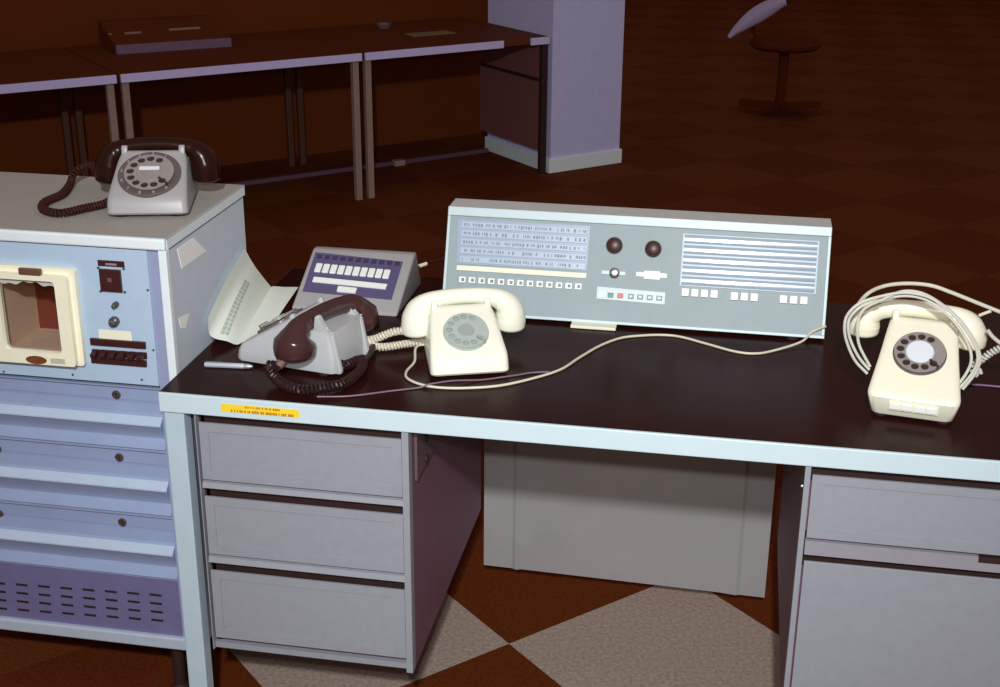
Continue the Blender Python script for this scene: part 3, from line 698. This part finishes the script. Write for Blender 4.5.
# the coiled cord lies in a ring round the back of the case
cupw=T4@Vector((.125,.128,.034))
pts=[cupw,at((268,366),2,H+.03),at((279,381),2,H+.012),at((300,390),2,H+.011),at((325,388),2,H+.011),at((345,383),2,H+.011),at((360,371),2,H+.012),at((362,360),2,H+.014),at((352,363),2,H+.018),at((343,366),2,H+.018),at((340,363),2,H+.02)]
obj('handset_cord',MB().sweep([I4@q for q in coil(cr(pts,8),.0072,.0072,9)],.0030,n=6),M['cordbrown'],t4)
obj('cord_grommet',MB().sweep([I4@(T4@Vector((.108,.134,.048))),I4@cupw],.008,n=12),M['steel'] if False else mat('pale_brown_grommet',(120,96,90),.35,0,.05),t4)
pts=[T4@Vector((-.104,.150,.06)),at((374,318),1,.30),at((376,335),1,.30),at((371,352),2,H+.012),at((364,362),2,H+.012)]
obj('line_cord',MB().sweep([I4@q for q in cr(pts,8)],.006,n=8),M['cordbrown'],t4)

# ================================================================== INDICATOR UNIT
ix0,ix1=.090,.3136; iy0,iy1=.455,.609; iz1=.0855
ind=thing('indicator_unit','grey sloping desk unit with a purple panel and ten white keys','desk unit',((ix0+ix1)/2,(iy0+iy1)/2,H))
IMX=Matrix.Translation((-(ix0+ix1)/2,-(iy0+iy1)/2,0))
obj('case',MB(IMX).prism([(iy0,0),(iy0,.006),(iy1,iz1),(iy1+.02,iz1),(iy1+.06,0)],ix0,ix1,'x',.005,3),M['grey'],ind,30)
sl=math.atan2(iz1-.006,iy1-iy0); on=Vector((ix0,iy0,H+.006)); nn=Vector((0,-math.sin(sl),math.cos(sl)))
IF=IMX@Matrix.Translation((ix0,iy0,.006))@Matrix.Rotation(sl,4,'X')
IFW=(Matrix.Translation((ix0,iy0,H+.006))@Matrix.Rotation(sl,4,'X')).inverted()
def ip(px): q=IFW@atp(px,on,nn); return q.x,q.y
def fquad(mb,pxs,fn,z0,z1):
    P=[fn(q) for q in pxs]; mb.prism(P,z0,z1,'z'); return mb
pan=obj('purple_panel',fquad(MB(IF),[(302.6,291.6),(391.5,300),(403,262),(315.5,252.5)],ip,-.001,.0012),M['purple'],ind,0)
mb=MB(IF); 
for k in range(11):
    a,b=ip((319.5+k*7.8,257+k*.72)); mb.box(a-.0055,a+.0055,b-.006,b+.006,.001,.0016)
obj('lamp_windows',mb,M['purpled'],pan,0)
for k in range(10):
    a,b=ip((318.8+k*7.55,268.8+k*.72)); obj('white_key',MB(IF).box(a-.0068,a+.0068,b-.013,b+.012,.001,.006,.0018),M['key'],ind,0)
obj('designation_strip',fquad(MB(IF),[(312.5,282.5),(385.5,290),(387.5,285),(314.2,277.6)],ip,.001,.003),M['key'],ind,0)
obj('press_bar',fquad(MB(IF),[(337,292.5),(355.5,294.2),(357.2,289.2),(338.4,287.2)],ip,.001,.004),M['key'],ind,0)

# ================================================================== CONSOLE
cx1,cy0=1.1611,.4832; CW=.7617; CH=.2075; CT=.0777; TD=.067
con=thing('switchboard_console','wide pale grey switchboard console with sloping front at the back of the desk','switchboard',(cx1-CW/2,cy0+.08,H))
KM=Matrix.Translation((-(cx1-CW/2),-(cy0+.08),0))
obj('case',MB(KM).prism([(cy0+.001,.006),(cy0+CT+.001,CH-.002),(cy0+CT+TD,CH-.002),(cy0+CT+TD+.03,.006)],cx1-CW,cx1,'x'),M['con'],con,0)
obj('top_cover',MB(KM).prism([(cy0+CT+.004,CH-.002),(cy0+CT+.004,CH),(cy0+CT+TD,CH),(cy0+CT+TD,CH-.002)],cx1-CW,cx1,'x'),M['contop'],con,0)
th=math.atan2(CT,CH-.006)
FB=Matrix.Translation((cx1-CW,cy0,.006))@Matrix.Rotation(R(90)-th,4,'X')   # x along, y up the slope, z outwards
KF=KM@FB; KW=(Matrix.Translation((0,0,H))@FB).inverted()
cn=Vector((0,-math.cos(th),math.sin(th))); co=Vector((cx1,cy0,H+.006))
def kp(px): q=KW@atp(px,co,cn); return q.x,q.y
SL=math.hypot(CT,CH-.006)
bz=MB(KF).box(0,CW,SL-.017,SL+.001,0,.004,.0012).box(0,CW,0,.006,0,.003,.001).box(0,.006,.006,SL-.017,0,.003,.001).box(CW-.006,CW,.006,SL-.017,0,.003,.001)
obj('front_bezel',bz,M['conbez'],con,0)
# left designation panel
lp=obj('designation_panel',fquad(MB(KF),[(456.8,263.5),(586.6,271),(590.6,226),(458.6,219.6)],kp,0,.0015),M['strip'],con,0)
(xa,yb_),(xb,yt)=kp((458.0,262)),kp((589.5,226.5))
yb_=kp((457,263))[1]; yt=kp((459,220))[1]
pit=(yt-yb_)/5
for k in range(5):
    y=yb_+pit*(k+.5)
    st=obj('strip_holder',MB(KF).box(xa+.003,xb-.002,y-pit*.38,y+pit*.38,.001,.0032,.0008),mat('pale_blue_strip_holder',(182,198,212),.3,0,.03),lp,0)
    mb=MB(KF); x=xa+.008
    while x<xb-.006:
        l=random.uniform(.0015,.0045)
        if random.random()<.8: mb.box(x,x+l,y-.0028+random.uniform(-.001,.001),y+.0032,.0031,.0034)
        x+=l+random.choice((.0015,.002,.005))
    o=obj('lettering',mb,M['stripd'],lp,0)
obj('cream_strip',fquad(MB(KF),[(456.7,270),(586,278.3),(586.8,273.2),(457.3,265.2)],kp,0,.003),M['creamlabel'],con,0)
for k in range(13):
    a,b=kp((462.6+k*9.65,279.6+k*.58)); ky=obj('lever_key',MB(KF).box(a-.0068,a+.0068,b-.0062,b+.0062,0,.004,.001),M['key'],con,0)
    obj('key_slot',MB(KF).box(a-.0018,a+.0042,b-.0032,b+.0032,.0038,.0046),M['keygrey'],ky,0)
for q in ((614.5,245.5),(653.3,249)):
    a,b=kp(q); obj('round_knob',MB(KF).lathe([(.0155,0),(.0165,.003),(.0165,.006),(.014,.012),(.008,.0145),(0,.015)],(a,b,0),(0,0,1),28),M['knob'],con)
a,b=kp((614.5,273)); lm=obj('key_switch',MB(KF).lathe([(.0105,0),(.0105,.003),(.0075,.005),(.0065,.012),(.0035,.0125),(.0035,.010),(0,.010)],(a,b,0),(0,0,1),24),M['steel'],con)
obj('mount_plate',MB(KF).box(a-.026,a+.022,b-.0042,b+.0042,0,.002,.001),M['conbez'],lm,0)
a,b=kp((652,275)); obj('white_label',MB(KF).box(a-.031,a+.029,b-.004,b+.004,0,.0015).box(a-.016,a+.016,b-.009,b+.008,0,.0025,.001),M['key'],con,0)
# small panel of coloured keys
kpn=obj('key_panel',fquad(MB(KF),[(596.5,298.5),(664.5,304.5),(665.2,292.6),(597.5,286.5)],kp,0,.0015),M['conbez'],con,0)
for k,(px,m_) in enumerate(((601.5,'key'),(610.6,'green'),(620.3,'red'),(631,'keygrey'),(640.2,'keygrey'),(649.8,'keygrey'),(659.3,'keygrey'))):
    a,b=kp((px,294.6+.062*(px-601))); ky=obj('press_key',MB(KF).box(a-.0056,a+.0056,b-.0048,b+.0048,.001,.004,.0008),M[m_],con,0)
    if m_=='keygrey': obj('key_cap',MB(KF).box(a-.003,a+.003,b-.0022,b+.0022,.0038,.0046),M['conbez'],ky,0)
    if m_=='green': tag(ky,'green press key')
    if m_=='red': tag(ky,'red press key')
# right panel of ribbed clear strips
(ra,rb)=kp((681,285)); (rc_,rd_)=kp((818,241)); yT=kp((682.5,233.5))[1]; 
ra=kp((681.5,260))[0]; rc_=kp((818,262))[0]; yB=kp((681,285.5))[1]
rp_=obj('strip_panel',MB(KF).box(ra,rc_,yB,yT,0,.0015),mat('blue_grey_panel_bed',(176,194,208),.4,0,.03),con,0)
pit=(yT-yB)/5
gm=mat('glossy_clear_strip',(158,176,192),.14,0,.03,30,.6)
for k in range(5):
    y=yB+pit*(k+.5); pr=[]
    for i in range(9):
        a=math.pi*i/8; pr.append((y+pit*.43*math.cos(a),.0012+.0016*math.sin(a)))
    mb=MB(KF@Matrix(((0,0,1,0),(1,0,0,0),(0,1,0,0),(0,0,0,1))))   # prism along local x
    mb.prism(pr,ra+.003,rc_-.003,'z'); obj('clear_strip',mb,gm,rp_,60)
for n_,x0_,dx,y0_,w_ in ((4,685.3,9.6,292.3,.0072),(3,734.3,9.9,296.2,.0072),(3,783.3,10.2,299.3,.0072)):
    for k in range(n_):
        a,b=kp((x0_+k*dx,y0_+k*.6)); ky=obj('press_key',MB(KF).box(a-w_,a+w_,b-.0078,b+.0078,0,.006,.0014),M['key'],con,0)
for sx in (.06,CW-.06):
    for yy in (.01,.14): obj('rubber_foot',MB(KM).lathe([(.012,0),(.012,.006)],(cx1-CW+sx,cy0+yy,0),(0,0,1),12),M['dark'],con)
a=at((570,328.5),2,H+.002); b=at((616,329),2,H+.002)
ft=obj('pull_out_tab',MB(KM).box(a.x,b.x,cy0-.024,cy0+.02,.001,.0068,.001),M['cream'],con,0)
tag(ft,'cream pull-out tab under the front edge')

# ================================================================== LOOSE THINGS ON THE DESK
a=at((205,364.5),2,H+.005); b=at((253,366.5),2,H+.005)
pen=thing('pen','silver pen lying flat on the desk beside the cabinet','pen',(a+b)/2-Vector((0,0,.005)),math.atan2(b.y-a.y,b.x-a.x))
L_=(b-a).length
obj('barrel',MB().lathe([(.0046,0),(.005,.004),(.005,L_*.8),(.0048,L_*.8+.001)],(-L_/2,0,.005),(1,0,0),16),M['silver'],pen)
obj('tip',MB().lathe([(.0046,0),(.0044,L_*.12),(.002,L_*.19),(0,L_*.2)],(L_/2-L_*.2,0,.005),(1,0,0),16),mat('pen_tip_metal',(170,176,190),.3,.3),pen)
obj('clip',MB().box(-L_/2+.002,-L_/2+.032,-.001,.001,.010,.0112).box(-L_/2+.001,-L_/2+.004,-.001,.001,.008,.011),M['steel'],pen,0)

# listing paper: lies on the desk and curls up against the cabinet side
def P3(px,ax,v_): return at(px,ax,v_)
ps=thing('paper_sheet','pale listing paper curled up against the side of the cabinet','paper',(.06,.38,H))
PI=Matrix.Translation((-.06,-.38,-H))
lf=P3((207,338),0,.006); lf2=P3((208,318),0,.006); pk=P3((244.5,248),0,.006)
bf=at((238,344.5),2,H+.002); bk=at((270,287),2,H+.002); rf=Vector((.084,.36,H+.002)); rk=at((298.5,287),2,H+.002)
rowF=[lf2.lerp(lf,.0),lf.lerp(bf,.12)+Vector((0,0,.006)),bf.lerp(lf,.35)+Vector((.0,0,.002)),bf,bf.lerp(rf,.35),rf]
mid_b=pk.lerp(bk,.5)+Vector((-.004,0,-.004))
rowB=[pk,pk.lerp(bk,.25)+Vector((-.002,0,-.002)),mid_b,bk,bk.lerp(rk,.5),rk]
mb=MB(PI); NR=10; grid=[]
cF=cr(rowF,5); cB=cr(rowB,5)
for c_ in (cF,cB):
    for q in c_: q.z=max(q.z,H+.002); q.x=max(q.x,.0025)
for i in range(NR+1):
    t=i/NR
    grid.append([mb.v(a_.lerp(b_,t)+Vector((0,0,.006*math.sin(math.pi*t)*(1 if k<12 else .2)))) for k,(a_,b_) in enumerate(zip(cF,cB))])
for A_,B_ in zip(grid,grid[1:]):
    for k in range(len(A_)-1): mb.bm.faces.new((A_[k],A_[k+1],B_[k+1],B_[k]))
bmesh.ops.solidify(mb.bm,geom=mb.bm.faces[:],thickness=.0008)
sh=obj('sheet',mb,M['paper'],ps,60)
# printed column on the raised part: follows the sheet, lifted a hair
mb=MB(PI); S=Vector((.0014,-.0008,.0008))
for r_ in range(14):
    for t0,t1 in ((7.2,8.3),(8.6,9.6)):
        ta=(.06+r_*.05); tb=ta+.042
        def g_(k,t): 
            i=int(k); f=k-i
            p0=cF[i].lerp(cB[i],t); p1_=cF[i+1].lerp(cB[i+1],t)
            return p0.lerp(p1_,f)+Vector((0,0,.006*math.sin(math.pi*t)))+S
        vs=[mb.v(g_(t0,ta)),mb.v(g_(t1,ta)),mb.v(g_(t1,tb)),mb.v(g_(t0,tb))]; mb.bm.faces.new(vs)
obj('printing',mb,M['print_'],sh,0)

# thin purple cable in front of the white telephone
pts=[dk(.28,.030,.002),dk(.335,.044,.002),dk(.40,.08,.002),dk(.444,.104,.002),dk(.463,.112,.007),dk(.50,.135,.007),dk(.545,.160,.002),dk(.577,.178,.002),dk(.603,.194,.002),dk(.63,.212,.002),dk(.66,.222,.002)]
cbp=thing('cable','thin purple-grey cable lying in front of the white telephone','cable',(.46,.11,H),0)
obj('cable_run',MB(Matrix.Translation((-.46,-.11,-H))).sweep(cr(pts,6),.0016,n=8),M['cordpurple'],cbp)
a=at((940,385),2,H); b=at((1012,389),2,H)
cb2=thing('cable','short purple cable on the desk behind the cream telephone, at the picture edge','cable',a,0)
obj('cable_run',MB().sweep(cr([Vector((0,0,.002)),(b-a)*.5+Vector((0,.006,.002)),(b-a)+Vector((0,0,.002))],6),.002,n=8),mat('purple_cable',(120,92,130),.5,0,.04),cb2)
# cream cable end behind the indicator unit
a=at((419,268),2,H+.003); b=at((437,262),2,H+.003)
cb3=thing('cable','dark cable with a cream end lying between the indicator unit and the console','cable',a,0)
k1=obj('cable_run',MB().sweep(cr([Vector((-.02,-.13,.003)),Vector((-.012,-.05,.003)),Vector((0,0,.003)),(b-a)+Vector((0,0,.003)),(b-a)*1.5+Vector((.02,.02,.003))],6),.003,n=8),M['cordbrown'],cb3)
obj('cream_sleeve',MB().sweep([Vector((0,0,.0045)),(b-a)*.4+Vector((0,0,.0045))],.0042,n=8),M['creamlabel'],k1)

# ================================================================== LIGHT
fl=bpy.data.lights.new('camera_flash','SPOT'); fl.energy=82; fl.spot_size=R(54); fl.spot_blend=1.0; fl.shadow_soft_size=.025
fl.color=(1,.99,.97)
fo=bpy.data.objects.new('camera_flash',fl); COL.objects.link(fo)
fo.location=CAM+RM@Vector((-.03,.11,0))
tgt=at((560,285),1,.3)
fo.rotation_euler=(tgt-fo.location).to_track_quat('-Z','Y').to_euler()
lp_=bpy.data.lights.new('ceiling_lamp','AREA'); lp_.shape='DISK'; lp_.size=.14; lp_.energy=98; lp_.color=(.96,.98,1.0)
lo_=bpy.data.objects.new('ceiling_lamp',lp_); COL.objects.link(lo_); lo_.location=(1.06,-2.85,2.64)
lo_.rotation_euler=(Vector((.6,.6,.5))-lo_.location).to_track_quat('-Z','Y').to_euler()
w=bpy.data.worlds.new('dim_room'); scene.world=w; w.use_nodes=True
bgn=w.node_tree.nodes['Background']; bgn.inputs[0].default_value=(.22,.165,.14,1); bgn.inputs[1].default_value=1.0

scene.view_settings.view_transform='Standard'; scene.view_settings.look='None'
scene.view_settings.gamma=1; scene.view_settings.exposure=0; scene.view_settings.use_curve_mapping=False
